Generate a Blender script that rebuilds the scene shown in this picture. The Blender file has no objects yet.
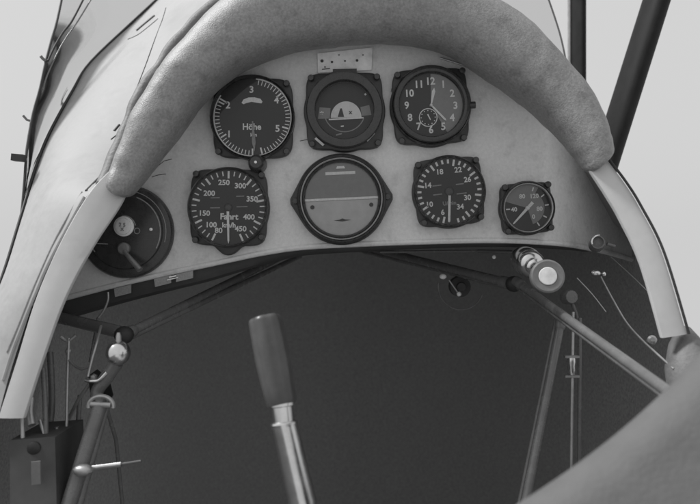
import bpy, bmesh, math, random
from mathutils import Vector, Matrix, noise
random.seed(7)
scene = bpy.context.scene
col = scene.collection
R = math.radians

# ------------------------------------------------------------------ camera
Z0 = 1.5                                   # eye height
cd = bpy.data.cameras.new('camera')
cam = bpy.data.objects.new('camera', cd)
col.objects.link(cam)
cam.location = (0, 0, Z0)
cam.rotation_euler = (R(90), 0, 0)
cd.sensor_width = 36
cd.lens = 36
cd.clip_start = 0.02
cd.clip_end = 200
cd.dof.use_dof = True
cd.dof.focus_distance = 0.69
cd.dof.aperture_fstop = 6.8
scene.camera = cam

# ------------------------------------------------------------------ sky and sun (overcast, grey picture)
SUN_EL, SUN_AZ = 52, 274                   # azimuth: 0 = ahead (+Y), 90 = to the right (+X)
w = bpy.data.worlds.new('World')
scene.world = w
w.use_nodes = True
nt = w.node_tree
for n in list(nt.nodes):
    nt.nodes.remove(n)
sky = nt.nodes.new('ShaderNodeTexSky')
sky.sky_type = 'NISHITA'
sky.sun_disc = False
sky.sun_elevation = R(SUN_EL)
sky.sun_rotation = R(SUN_AZ)
sky.dust_density = 8
bw = nt.nodes.new('ShaderNodeRGBToBW')
mul = nt.nodes.new('ShaderNodeMath'); mul.operation = 'MULTIPLY'; mul.inputs[1].default_value = 0.02
add = nt.nodes.new('ShaderNodeMath'); add.operation = 'ADD'; add.inputs[1].default_value = 0.61   # even cloud cover
bg = nt.nodes.new('ShaderNodeBackground')
bg.inputs['Strength'].default_value = 1.0
out = nt.nodes.new('ShaderNodeOutputWorld')
nt.links.new(sky.outputs[0], bw.inputs[0])
nt.links.new(bw.outputs[0], mul.inputs[0])
nt.links.new(mul.outputs[0], add.inputs[0])
nt.links.new(add.outputs[0], bg.inputs['Color'])
nt.links.new(bg.outputs[0], out.inputs[0])
sd = bpy.data.lights.new('sun', 'SUN')
sd.energy = 3.6
sd.angle = R(12)
sun = bpy.data.objects.new('sun', sd)
col.objects.link(sun)
L = Vector((math.sin(R(SUN_AZ)) * math.cos(R(SUN_EL)), math.cos(R(SUN_AZ)) * math.cos(R(SUN_EL)), math.sin(R(SUN_EL))))
sun.rotation_euler = L.to_track_quat('Z', 'Y').to_euler()
vs = scene.view_settings
vs.view_transform = 'Standard'
vs.look = 'None'
vs.exposure = 0.0
vs.gamma = 1.0
vs.use_curve_mapping = False
scene.cycles.transparent_max_bounces = 16

# ------------------------------------------------------------------ materials (a monochrome picture: every colour is a grey)
def grey(v):
    return (v, v, v, 1)

def mat(name, v, rough=0.5, metal=0.0, var=0.0, vscale=30.0, bump=0.0, bscale=200.0, spec=0.5, dirt=0.0, dscale=8.0, stretch=None):
    m = bpy.data.materials.new(name)
    m.use_nodes = True
    t = m.node_tree
    b = t.nodes['Principled BSDF']
    b.inputs['Base Color'].default_value = grey(v)
    b.inputs['Roughness'].default_value = rough
    b.inputs['Metallic'].default_value = metal
    b.inputs['Specular IOR Level'].default_value = spec
    tc = t.nodes.new('ShaderNodeTexCoord')
    src = tc.outputs['Object']
    if stretch:
        mp = t.nodes.new('ShaderNodeMapping')
        mp.inputs['Scale'].default_value = stretch
        t.links.new(src, mp.inputs['Vector'])
        src = mp.outputs['Vector']
    if var or dirt:
        n1 = t.nodes.new('ShaderNodeTexNoise')
        n1.inputs['Scale'].default_value = vscale
        n1.inputs['Detail'].default_value = 6
        n1.inputs['Roughness'].default_value = 0.65
        t.links.new(src, n1.inputs['Vector'])
        mr = t.nodes.new('ShaderNodeMapRange')
        mr.inputs['From Min'].default_value = 0.3
        mr.inputs['From Max'].default_value = 0.7
        mr.inputs['To Min'].default_value = v * (1 - var)
        mr.inputs['To Max'].default_value = v * (1 + var)
        t.links.new(n1.outputs['Fac'], mr.inputs['Value'])
        last = mr.outputs['Result']
        if dirt:
            n2 = t.nodes.new('ShaderNodeTexNoise')
            n2.inputs['Scale'].default_value = dscale
            n2.inputs['Detail'].default_value = 8
            n2.inputs['Roughness'].default_value = 0.6
            t.links.new(src, n2.inputs['Vector'])
            m2 = t.nodes.new('ShaderNodeMapRange')
            m2.inputs['From Min'].default_value = 0.52
            m2.inputs['From Max'].default_value = 0.75
            m2.inputs['To Min'].default_value = 1.0
            m2.inputs['To Max'].default_value = 1.0 - dirt
            t.links.new(n2.outputs['Fac'], m2.inputs['Value'])
            mm = t.nodes.new('ShaderNodeMath'); mm.operation = 'MULTIPLY'
            t.links.new(last, mm.inputs[0]); t.links.new(m2.outputs['Result'], mm.inputs[1])
            last = mm.outputs[0]
        t.links.new(last, b.inputs['Base Color'])
        rr = t.nodes.new('ShaderNodeMapRange')
        rr.inputs['To Min'].default_value = max(0.05, rough - 0.12)
        rr.inputs['To Max'].default_value = min(1.0, rough + 0.12)
        t.links.new(n1.outputs['Fac'], rr.inputs['Value'])
        t.links.new(rr.outputs['Result'], b.inputs['Roughness'])
    if bump:
        nb = t.nodes.new('ShaderNodeTexNoise')
        nb.inputs['Scale'].default_value = bscale
        nb.inputs['Detail'].default_value = 4
        t.links.new(src, nb.inputs['Vector'])
        bp = t.nodes.new('ShaderNodeBump')
        bp.inputs['Strength'].default_value = bump
        bp.inputs['Distance'].default_value = 0.002
        t.links.new(nb.outputs['Fac'], bp.inputs['Height'])
        t.links.new(bp.outputs['Normal'], b.inputs['Normal'])
    return m

def glass_mat(name, tint, rough=0.03):
    m = bpy.data.materials.new(name)
    m.use_nodes = True
    t = m.node_tree
    for n in list(t.nodes):
        t.nodes.remove(n)
    o = t.nodes.new('ShaderNodeOutputMaterial')
    tr = t.nodes.new('ShaderNodeBsdfTransparent'); tr.inputs[0].default_value = grey(tint)
    gl = t.nodes.new('ShaderNodeBsdfGlossy'); gl.inputs['Roughness'].default_value = rough
    fr = t.nodes.new('ShaderNodeFresnel'); fr.inputs['IOR'].default_value = 1.45
    mx = t.nodes.new('ShaderNodeMixShader')
    t.links.new(fr.outputs[0], mx.inputs[0])
    t.links.new(tr.outputs[0], mx.inputs[1])
    t.links.new(gl.outputs[0], mx.inputs[2])
    t.links.new(mx.outputs[0], o.inputs[0])
    return m

M = {}
M['skin'] = mat('painted_skin', 0.34, 0.65, var=0.08, vscale=120, bump=0.06, bscale=60, dirt=0.24, dscale=11)
M['rim'] = mat('painted_rim', 0.56, 0.5, var=0.04, vscale=60, bump=0.04, bscale=150, dirt=0.10, dscale=16)
M['panel'] = mat('panel_paint', 0.66, 0.55, var=0.09, vscale=320, bump=0.12, bscale=600, dirt=0.24, dscale=60)
M['leather'] = mat('leather', 0.24, 0.46, var=0.26, vscale=420, bump=0.25, bscale=800, dirt=0.35, dscale=75)
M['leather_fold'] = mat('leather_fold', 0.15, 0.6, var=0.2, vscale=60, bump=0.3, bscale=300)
M['case'] = mat('black_crackle', 0.040, 0.42, var=0.2, vscale=120, bump=0.15, bscale=900)
M['bezel'] = mat('black_enamel', 0.045, 0.28, var=0.15, vscale=150)
M['dial'] = mat('dial_black', 0.028, 0.55, var=0.2, vscale=200)
M['white'] = mat('luminous_white', 0.88, 0.6, var=0.12, vscale=400)
M['faint'] = mat('faded_print', 0.30, 0.6, var=0.25, vscale=500)
M['midgrey'] = mat('dial_grey', 0.26, 0.5, var=0.08, vscale=200)
M['hor_up'] = mat('horizon_upper', 0.27, 0.5, var=0.08, vscale=150)
M['hor_low'] = mat('horizon_lower', 0.56, 0.5, var=0.10, vscale=90)
M['card'] = mat('white_card', 0.85, 0.7, var=0.10, vscale=120, dirt=0.25, dscale=70)
M['placard'] = mat('paper_placard', 0.86, 0.7, var=0.12, vscale=90, dirt=0.3, dscale=60)
M['ink'] = mat('ink', 0.06, 0.7)
M['steel'] = mat('bright_steel', 0.72, 0.22, metal=1.0, var=0.1, vscale=80)
M['silver'] = mat('ring_silver', 0.62, 0.32, metal=0.35, var=0.1, vscale=200)
M['dull'] = mat('dull_metal', 0.42, 0.42, metal=0.7, var=0.15, vscale=120, bump=0.05, bscale=300)
M['tube'] = mat('tube_enamel', 0.15, 0.26, var=0.15, vscale=60, bump=0.03, bscale=150)
M['tub'] = mat('interior_grey', 0.42, 0.9, var=0.10, vscale=160, bump=0.1, bscale=150, spec=0.2)
M['shelf'] = mat('shelf_black', 0.06, 0.7, var=0.2, vscale=45)
# doped fabric stretched over the frame: a little daylight comes through it
M['fabric'] = mat('doped_fabric', 0.32, 0.9, var=0.3, vscale=300, bump=0.2, bscale=150, spec=0.2)
_t = M['fabric'].node_tree
_b = _t.nodes['Principled BSDF']; _o = _t.nodes['Material Output']
_tr = _t.nodes.new('ShaderNodeBsdfTranslucent'); _tr.inputs[0].default_value = grey(0.012)
_as = _t.nodes.new('ShaderNodeAddShader')
_t.links.new(_b.outputs[0], _as.inputs[0]); _t.links.new(_tr.outputs[0], _as.inputs[1]); _t.links.new(_as.outputs[0], _o.inputs[0])
M['rubber'] = mat('dark_rubber', 0.03, 0.6, var=0.2, vscale=100)
M['strut'] = mat('strut_enamel', 0.022, 0.6, var=0.25, vscale=40, bump=0.05, bscale=120, spec=0.1)
M['grip'] = mat('grip_bakelite', 0.075, 0.38, var=0.2, vscale=70, bump=0.08, bscale=200)
M['pad'] = mat('canvas_pad', 0.12, 0.8, var=0.10, vscale=60, bump=0.3, bscale=400, dirt=0.15, dscale=10)
M['knob'] = mat('knob_grey', 0.20, 0.45, var=0.12, vscale=150)
M['glass'] = glass_mat('instrument_glass', 0.96)
M['perspex'] = glass_mat('windscreen_perspex', 0.78, 0.06)

# ------------------------------------------------------------------ helpers
def P(px, py, d):
    """a point seen at photo pixel (px, py), d metres ahead of the eye"""
    return Vector(((px - 350) * d / 700, d, (252 - py) * d / 700 + Z0))

class MB:
    def __init__(s):
        s.v = []; s.f = []
    def add(s, verts, faces):
        o = len(s.v)
        s.v += [tuple(p) for p in verts]
        s.f += [tuple(i + o for i in f) for f in faces]
        return s
    def build(s, name, m, parent=None, smooth=True, sharp=35):
        me = bpy.data.meshes.new(name)
        me.from_pydata(s.v, [], s.f)
        bm = bmesh.new(); bm.from_mesh(me)
        if getattr(s, 'weld', False):
            bmesh.ops.remove_doubles(bm, verts=bm.verts, dist=1e-5)
        bmesh.ops.recalc_face_normals(bm, faces=bm.faces) if getattr(s, 'recalc', True) else None
        for e in bm.edges:
            if len(e.link_faces) == 2 and e.calc_face_angle(0) > R(sharp):
                e.smooth = False
        for f in bm.faces:
            f.smooth = smooth
        bm.to_mesh(me); bm.free()
        me.materials.append(m)
        o = bpy.data.objects.new(name, me)
        col.objects.link(o)
        if parent:
            o.parent = parent
        return o
    # --- shapes
    def box(s, c, size, rot=None):
        x, y, z = (k / 2 for k in size)
        vs_ = [Vector((a * x, b * y, e * z)) for a in (-1, 1) for b in (-1, 1) for e in (-1, 1)]
        if rot:
            vs_ = [rot @ p for p in vs_]
        c = Vector(c)
        return s.add([p + c for p in vs_], [(0, 1, 3, 2), (4, 6, 7, 5), (0, 4, 5, 1), (2, 3, 7, 6), (0, 2, 6, 4), (1, 5, 7, 3)])
    def lathe(s, prof, n=48, mtx=None, close=False):
        """profile of (radius, y) spun about the local Y axis"""
        vs_ = []; fs = []
        for r, y in prof:
            for k in range(n):
                a = 2 * math.pi * k / n
                vs_.append(Vector((r * math.sin(a), y, r * math.cos(a))))
        m_ = len(prof)
        for i in range(m_ - 1 if not close else m_):
            j = (i + 1) % m_
            for k in range(n):
                k2 = (k + 1) % n
                fs.append((i * n + k, i * n + k2, j * n + k2, j * n + k))
        if not close:
            if prof[0][0] > 1e-6: fs.append(tuple(range(n)))
            if prof[-1][0] > 1e-6: fs.append(tuple((m_ - 1) * n + k for k in range(n)))
        if mtx:
            vs_ = [mtx @ p for p in vs_]
        return s.add(vs_, fs)
    def prism(s, poly, y0, y1, bevel=0.0, hole=None):
        """outline in (x, z), extruded y0 (back) to y1 (front), bevelled front edge"""
        n = len(poly)
        cx = sum(p[0] for p in poly) / n; cz = sum(p[1] for p in poly) / n
        rings = [[(x, y0, z) for x, z in poly], [(x, y1 + bevel, z) for x, z in poly]]
        if bevel:
            rr = max(math.hypot(x - cx, z - cz) for x, z in poly)
            k = 1 - bevel / rr * 1.2
            rings.append([(cx + (x - cx) * (1 - (1 - k) * 0.35), y1 + bevel * 0.3, cz + (z - cz) * (1 - (1 - k) * 0.35)) for x, z in poly])
            rings.append([(cx + (x - cx) * k, y1, cz + (z - cz) * k) for x, z in poly])
        vs_ = [p for r_ in rings for p in r_]; fs = []
        for i in range(len(rings) - 1):
            for k in range(n):
                k2 = (k + 1) % n
                fs.append((i * n + k, i * n + k2, (i + 1) * n + k2, (i + 1) * n + k))
        fs.append(tuple(range(n)))
        fs.append(tuple((len(rings) - 1) * n + k for k in range(n)))
        return s.add(vs_, fs)
    def tube(s, pts, rad, n=12, caps=True):
        pts = [Vector(p) for p in pts]
        if not isinstance(rad, (list, tuple)):
            rad = [rad] * len(pts)
        vs_ = []; fs = []
        up = None
        for i, p in enumerate(pts):
            t = (pts[min(i + 1, len(pts) - 1)] - pts[max(i - 1, 0)]).normalized()
            if up is None:
                up = t.orthogonal().normalized()
            else:
                up = (up - t * up.dot(t)).normalized()
            b = t.cross(up)
            for k in range(n):
                a = 2 * math.pi * k / n
                vs_.append(p + (up * math.cos(a) + b * math.sin(a)) * rad[i])
        for i in range(len(pts) - 1):
            for k in range(n):
                k2 = (k + 1) % n
                fs.append((i * n + k, i * n + k2, (i + 1) * n + k2, (i + 1) * n + k))
        if caps:
            fs.append(tuple(range(n)))
            fs.append(tuple((len(pts) - 1) * n + k for k in range(n)))
        return s.add(vs_, fs)
    def grid(s, rows):
        nr = len(rows); nc = len(rows[0])
        return s.add([p for r_ in rows for p in r_],
                     [(i * nc + j, i * nc + j + 1, (i + 1) * nc + j + 1, (i + 1) * nc + j) for i in range(nr - 1) for j in range(nc - 1)])
    def ball(s, c, r, n=20, scale=(1, 1, 1)):
        c = Vector(c); prof = []
        vs_ = []; fs = []
        for i in range(n // 2 + 1):
            t = math.pi * i / (n // 2)
            for k in range(n):
                a = 2 * math.pi * k / n
                rr = max(1e-5, math.sin(t))
                vs_.append(c + Vector((r * rr * math.cos(a) * scale[0], r * rr * math.sin(a) * scale[1], r * math.cos(t) * scale[2])))
        for i in range(n // 2):
            for k in range(n):
                k2 = (k + 1) % n
                fs.append((i * n + k, i * n + k2, (i + 1) * n + k2, (i + 1) * n + k))
        return s.add(vs_, fs)

def catmull(pts, per=6):
    pts = [Vector(p) for p in pts]
    o = []
    for i in range(len(pts) - 1):
        p0 = pts[max(i - 1, 0)]; p1 = pts[i]; p2 = pts[i + 1]; p3 = pts[min(i + 2, len(pts) - 1)]
        for k in range(per):
            t = k / per
            o.append(0.5 * ((2 * p1) + (p2 - p0) * t + (2 * p0 - 5 * p1 + 4 * p2 - p3) * t * t + (3 * p1 - p0 - 3 * p2 + p3) * t ** 3))
    o.append(pts[-1])
    return o

def tag(o, label, cat, group=None, kind=None):
    if label: o['label'] = label
    if cat: o['category'] = cat
    if group: o['group'] = group
    if kind: o['kind'] = kind
    return o

def empty(name, loc, label, cat, roll=0.0, group=None):
    o = bpy.data.objects.new(name, None)
    o.empty_display_size = 0.02
    o.location = loc
    o.rotation_euler = (0, R(roll), 0)
    col.objects.link(o)
    return tag(o, label, cat, group)

def lookm(origin, axis):
    """matrix taking local -Y (front) to `axis`"""
    q = Vector((0, -1, 0)).rotation_difference(Vector(axis).normalized())
    return Matrix.Translation(origin) @ q.to_matrix().to_4x4()

# text as flat print
_tc = {}
def text_geo(s):
    if s not in _tc:
        cu = bpy.data.curves.new('lettering', 'FONT')
        cu.body = s; cu.size = 1.0; cu.align_x = 'CENTER'; cu.align_y = 'CENTER'
        cu.offset = 0.03; cu.resolution_u = 3
        ob = bpy.data.objects.new('lettering', cu)
        me = bpy.data.meshes.new_from_object(ob)
        vs_ = [(v.co.x, v.co.y) for v in me.vertices]
        x0 = min(v[0] for v in vs_); x1 = max(v[0] for v in vs_)
        y0 = min(v[1] for v in vs_); y1 = max(v[1] for v in vs_)
        vs_ = [(x - (x0 + x1) / 2, y - (y0 + y1) / 2) for x, y in vs_]
        _tc[s] = (vs_, [tuple(p.vertices) for p in me.polygons], y1 - y0, x1 - x0)
        bpy.data.objects.remove(ob); bpy.data.curves.remove(cu); bpy.data.meshes.remove(me)
    return _tc[s]

U = 0.69 / 700                             # one photo pixel on the instrument faces, in metres

def put_text(mb, s, x, z, h, y, rot=0.0, squeeze=1.0):
    vs_, fs, hh, ww = text_geo(s)
    k = h / hh
    ca, sa = math.cos(R(rot)), math.sin(R(rot))
    o = []
    for a, b in vs_:
        a *= k * squeeze; b *= k
        o.append(((x + a * ca - b * sa) * U, y * U, (z + a * sa + b * ca) * U))
    mb.add(o, fs)

def put_tick(mb, ang, r0, r1, wd, y):
    a = R(ang); sx, cz = math.sin(a), math.cos(a)
    tx, tz = cz, -sx
    o = []
    for r_, s_ in ((r0, -1), (r1, -1), (r1, 1), (r0, 1)):
        o.append(((sx * r_ + tx * s_ * wd / 2) * U, y * U, (cz * r_ + tz * s_ * wd / 2) * U))
    mb.add(o, [(0, 1, 2, 3)])

def put_arc(mb, a0, a1, r0, r1, y, cx=0, cz=0, n=40):
    o = []
    for i in range(n + 1):
        a = R(a0 + (a1 - a0) * i / n)
        for r_ in (r0, r1):
            o.append(((cx + math.sin(a) * r_) * U, y * U, (cz + math.cos(a) * r_) * U))
    mb.add(o, [(2 * i, 2 * i + 1, 2 * i + 3, 2 * i + 2) for i in range(n)])

def put_poly(mb, pts, y):
    mb.add([(x * U, y * U, z * U) for x, z in pts], [tuple(range(len(pts)))])

def numerals(parent, lst, h, y, squeeze=1.0, m='white'):
    for s_, x, z in lst:
        nm = MB(); put_text(nm, s_, x, z, h, y, squeeze=squeeze)
        nm.recalc = False
        nm.build('numeral', M[m], parent, smooth=False)

def flat(mb, name, m, parent):
    mb.recalc = False
    return mb.build(name, m, parent, smooth=False)

def flange_outline(Rc, half, n=6.0, N=96, hz=None, bottom=None):
    hz = hz or half
    o = []
    for k in range(N):
        a = 2 * math.pi * k / N
        sx, cz = math.sin(a), math.cos(a)
        r_ = 1.0 / ((abs(sx) / half) ** n + (abs(cz) / hz) ** n) ** (1 / n)
        r_ = max(r_, Rc)
        if bottom:
            da = abs((a - math.pi + math.pi) % (2 * math.pi) - math.pi)
            r_ = max(r_, bottom[0] * (math.cos(min(da / bottom[1], 1.0) * math.pi) * 0.5 + 0.5) + Rc * (1 - (math.cos(min(da / bottom[1], 1.0) * math.pi) * 0.5 + 0.5)))
        o.append((r_ * sx * U, r_ * cz * U))
    return o

_screw = None
def screws(parent, pts):
    global _screw
    for i, (x, z) in enumerate(pts):
        if _screw is None:
            mb = MB()
            mb.lathe([(3.3 * U, 3 * U), (3.3 * U, -0.6 * U), (2.6 * U, -1.6 * U), (0.0, -1.9 * U)], 14)
            o = mb.build('screw', M['bezel'], parent)
            _screw = o.data
        else:
            o = bpy.data.objects.new('screw', _screw)
            col.objects.link(o); o.parent = parent
        o.location = (x * U, -0.5 * U, z * U)

def bezel_ring(parent, r_in, r_out, h=6.0, name='bezel', m='bezel', back=4.0):
    mb = MB()
    rm = (r_in + r_out) / 2
    mb.lathe([(r_out * U, back * U), (r_out * U, -(h - 2) * U), ((r_out - 1) * U, -(h - .6) * U), (rm * U, -h * U),
              ((r_in + 0.8) * U, -(h - 0.8) * U), (r_in * U, -(h - 2.4) * U), (r_in * U, back * U)], 72, close=True)
    return mb.build(name, M[m], parent)

def dial_face(parent, r, y=1.5, m='dial'):
    mb = MB()
    mb.lathe([(r * U, (y + 1.5) * U), (r * U, y * U)], 64)
    return mb.build('dial_face', M[m], parent)

def glass_disc(parent, r, y=-3.0, dome=0.0):
    mb = MB()
    prof = [(r * U * k / 6, (y - dome * (1 - (k / 6) ** 2)) * U) for k in range(7)]
    prof[0] = (1e-7, prof[0][1])
    mb.lathe(prof, 48)
    mb.f = [f for f in mb.f if len(f) == 4]
    return mb.build('glass', M['glass'], parent)

def hand(parent, ang, r0, r1, w0, w1, y=-0.6, m='white', name='hand', tip=3):
    a = R(ang); sx, cz = math.sin(a), math.cos(a); tx, tz = cz, -sx
    L_ = [(r0, w0), (r1 - tip, w1), (r1, 0.3)]
    mb = MB()
    o = []
    for yy in (y, y + 0.5):
        for r_, w_ in L_:
            for s_ in (-1, 1):
                o.append(((sx * r_ + tx * s_ * w_ / 2) * U, yy * U, (cz * r_ + tz * s_ * w_ / 2) * U))
    mb.add(o, [(0, 1, 3, 2), (2, 3, 5, 4), (6, 8, 9, 7), (8, 10, 11, 9), (0, 2, 8, 6), (2, 4, 10, 8), (1, 7, 9, 3), (3, 9, 11, 5), (0, 6, 7, 1), (4, 5, 11, 10)])
    return mb.build(name, M[m], parent, smooth=False)

def hub(parent, r, y=-0.5, m='bezel', x=0, z=0):
    mb = MB(); mb.lathe([(r * U, 1.5 * U), (r * U, y * U), (r * .7 * U, (y - .7) * U), (0.0001 * U, (y - .8) * U)], 20)
    o = mb.build('hub', M[m], parent); o.location = (x * U, 0, z * U)
    return o

# ------------------------------------------------------------------ the fuselage shell
def interp(x, xs, ys):
    if x <= xs[0]: return ys[0]
    for i in range(len(xs) - 1):
        if x <= xs[i + 1]:
            t = (x - xs[i]) / (xs[i + 1] - xs[i])
            return ys[i] + (ys[i + 1] - ys[i]) * t
    return ys[-1]
DS = [-0.45, -0.1, 0.2, 0.45, 0.62, 0.70, 0.75, 0.80, 0.90, 1.0, 1.12, 1.24, 1.34, 1.41, 1.44, 1.45]
ZL = [-0.16, -0.16, -0.16, -0.16, -0.15, -0.135, -0.075, -0.02, 0.045, 0.07, 0.08, 0.085, 0.09, 0.09, 0.09, 0.09]
ZR = [-0.16, -0.16, -0.16, -0.15, -0.135, -0.105, -0.04, 0.015, 0.075, 0.09, 0.09, 0.09, 0.09, 0.09, 0.09, 0.09]
HW = [0.33, 0.33, 0.33, 0.33, 0.33, 0.33, 0.33, 0.33, 0.325, 0.315, 0.295, 0.26, 0.205, 0.13, 0.06, 0.0]
FLOOR = -0.62
rows = []
for d, zl, zr, hw in zip(DS, ZL, ZR, HW):
    pts = [(-hw, zl), (-hw, zl - 0.12), (-hw, zl - 0.28), (-hw * .98, FLOOR + .08), (-hw * .85, FLOOR), (0, FLOOR), (hw * .85, FLOOR), (hw * .98, FLOOR + .08),
           (hw, zr - 0.28), (hw, zr - 0.12), (hw, zr)]
    rows.append([(x, d, z + Z0) for x, z in pts])
mb = MB(); mb.grid(rows); mb.weld = True
tub = mb.build('cockpit_interior', M['fabric'], sharp=60)
tag(tub, 'dark bare interior walls and floor of the open cockpit', None, kind='structure')
# forward deck behind the padded roll
ARCH = [(112, 188), (124, 162), (145, 126), (172, 92), (206, 60), (252, 32), (318, 12), (390, 8), (447, 20), (502, 48), (540, 78), (570, 110), (588, 138), (598, 160)]
mb = MB()
rows = []
for d in (0.69, 0.78, 0.92, 1.1, 1.24, 1.34, 1.41, 1.45):
    k = interp(d, [0.69, 1.1, 1.24, 1.34, 1.41, 1.45], [1.0, 0.95, .82, .66, .42, .02])
    lz = interp(d, DS, ZL); rz = interp(d, DS, ZR); hw = interp(d, DS, HW)
    a = [P(px, py, 0.69) for px, py in ARCH]
    pts = [(-hw, d, lz + Z0)] + [(p.x * k, d, (p.z - Z0) * k + Z0) for p in a] + [(hw, d, rz + Z0)]
    rows.append(pts)
mb.grid(rows[0:])
deck = mb.build('forward_deck', M['skin'], None)
tag(deck, 'painted top decking running forward from the padded roll to the nose', 'deck')

# left shoulder skin (pale, with slots, a seam and the edge of the windscreen)
SK = [((255, -30, .78), (190, -30, 1.02)), ((222, 20, .75), (137, 19, .95)), ((185, 72, .73), (92, 62, .88)), ((165, 110, .71), (74, 90, .83)),
      ((142, 150, .685), (50, 134, .77)), ((116, 176, .65), (36, 170, .735)), ((88, 194, .618), (21, 220, .70)), ((60, 241, .604), (3, 278, .67)),
      ((35, 298, .588), (-22, 340, .64)), ((12, 366, .575), (-50, 420, .61)), ((-5, 430, .565), (-75, 500, .59))]
inn = catmull([P(*a) for a, b in SK], 5)
ou = catmull([P(*b) for a, b in SK], 5)
rows = []
for a, b in zip(inn, ou):
    r_ = []
    for k in range(15):
        t = k / 14
        p = a.lerp(b, t)
        bul = math.sin(math.pi * t) * 0.012
        p = p + Vector((-0.5, -0.6, 0.6)).normalized() * bul
        p += Vector((0, -1, 0.6)) * 0.0012 * noise.noise(p * 14)
        r_.append(p)
    # turn the outer edge down the far side of the fuselage
    r_.append(b + Vector((-0.004, 0.04, -0.03)))
    r_.append(b + Vector((-0.006, 0.06, -0.15)))
    rows.append(r_)
mb = MB(); mb.grid(rows)
skin = mb.build('fuselage_skin', M['skin'], None, sharp=80)
tag(skin, 'pale painted fuselage shoulder skin outside the cockpit, with slots', 'fuselage')
SKR = rows
from mathutils.bvhtree import BVHTree
_bvh = BVHTree.FromPolygons([tuple(v.co) for v in skin.data.vertices], [tuple(p.vertices) for p in skin.data.polygons])
def on_skin(px, py, lift=0.002):
    dirv = (P(px, py, 1.0) - Vector((0, 0, Z0))).normalized()
    hit = _bvh.ray_cast(Vector((0, 0, Z0)), dirv)
    if hit[0] is None:
        hit = _bvh.find_nearest(P(px, py, .8))
        return hit[0] - dirv * lift
    return hit[0] - dirv * lift
def skin_line(name, pts, rad, m, parent=skin, lift=0.001):
    q = [on_skin(x, y, lift) for x, y in pts]
    mb = MB(); mb.tube(catmull(q, 4), rad, 8)
    return mb.build(name, M[m], parent)
skin_line('louvre_slot', [(137, 31), (144, 25), (155, 16)], 0.0020, 'rubber', lift=-.0006)
skin_line('louvre_lip', [(128, 39.5), (137, 35.5), (146, 29), (158, 19)], 0.0007, 'ink', lift=0)
skin_line('louvre_slot', [(114.5, 131), (119.5, 125)], 0.0016, 'rubber', lift=-.0006)
skin_line('louvre_lip', [(111, 139.5), (118, 134)], 0.0007, 'ink', lift=0)
skin_line('seam', [(166, 8), (162, 21), (154, 42), (145, 67), (136, 90), (133, 99)], 0.0006, 'ink', lift=0)
mb = MB(); mb.tube([p + Vector((-.0005, -.0015, 0)) for p in ou], .0016, 8); mb.build('edge_strip', M['rubber'], skin)
skin_line('skin_joint', [(106, 171), (96, 181), (86, 191)], 0.0012, 'ink', lift=0.0)
skin_line('skin_joint', [(82, 192), (68, 216), (54, 242), (42, 268), (30, 296), (18, 326), (7, 352)], 0.0010, 'faint', lift=0.0)
skin_line('skin_fold', [(84, 197), (70, 222), (57, 246), (45, 270), (33, 299), (22, 326), (12, 352), (3, 380)], 0.0016, 'skin', lift=0.0005)

# cockpit edge strips
def rim(name, inner, outer, label, thick=0.004):
    i_ = catmull([P(*p) for p in inner], 8); o_ = catmull([P(*p) for p in outer], 8)
    rows = []
    for a, b in zip(i_, o_):
        r_ = []
        f = Vector((0, -1, 0))
        for t, h in ((0, -thick), (0, -.0008), (0.03, .0004), (0.25, .0010), (0.5, .0013), (0.75, .0010), (0.97, .0004), (1, -.0008), (1, -thick)):
            r_.append(a.lerp(b, t) + f * h)
        rows.append(r_)
    n = len(rows[0])
    mb = MB(); mb.grid(rows)
    mb.add([p for p in rows[0]], [tuple(range(n))]); mb.add([p for p in rows[-1]], [tuple(range(n))])
    mb.add([r_[0] for r_ in rows] + [r_[-1] for r_ in rows], [(k, k + 1, len(rows) + k + 1, len(rows) + k) for k in range(len(rows) - 1)])
    root = empty(name, i_[-1], label, 'rim')
    o = mb.build('strip', M['rim'], None, sharp=50)
    o.parent = root; o.matrix_parent_inverse = Matrix.Translation(-Vector(i_[-1]))
    return root, i_, o_
def sub(root, o):
    o.parent = root
    o.matrix_parent_inverse = Matrix.Translation(-Vector(root.location))
    return o
rl, li, lo = rim('cockpit_rim', [(128, 188, .622), (119, 207, .615), (92, 248, .602), (65, 299, .588), (42, 362, .574), (24, 418, .562)],
                 [(112, 168, .622), (89, 193, .613), (61, 241, .600), (36, 298, .586), (16, 362, .572), (-2, 418, .56)],
                 'pale metal cockpit edge strip beside the fuselage skin with slots')
rr_, ri, ro = rim('cockpit_rim', [(580, 152, .612), (590, 171, .608), (606, 196, .602), (620, 220, .597), (641, 265, .588), (662, 338, .575)],
                  [(597, 142, .612), (606, 158, .608), (624, 182, .602), (639, 206, .597), (662, 252, .588), (687, 334, .575)],
                  'pale metal cockpit edge strip with open sky beyond its dark bead')
mb = MB(); mb.tube([P(684, 330, .600), P(686, 345, .590), P(690, 365, .58), P(700, 400, .57), P(715, 440, .565)], [.006, .014, .020, .024, .024], 24)
sub(rr_, mb.build('rim_end', M['leather_fold'], None))
mb = MB(); mb.tube([p + Vector((0.0006, -0.0022, 0.0003)) for p in ro], 0.0012, 8)
sub(rr_, mb.build('edge_bead', M['rubber'], None))
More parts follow.
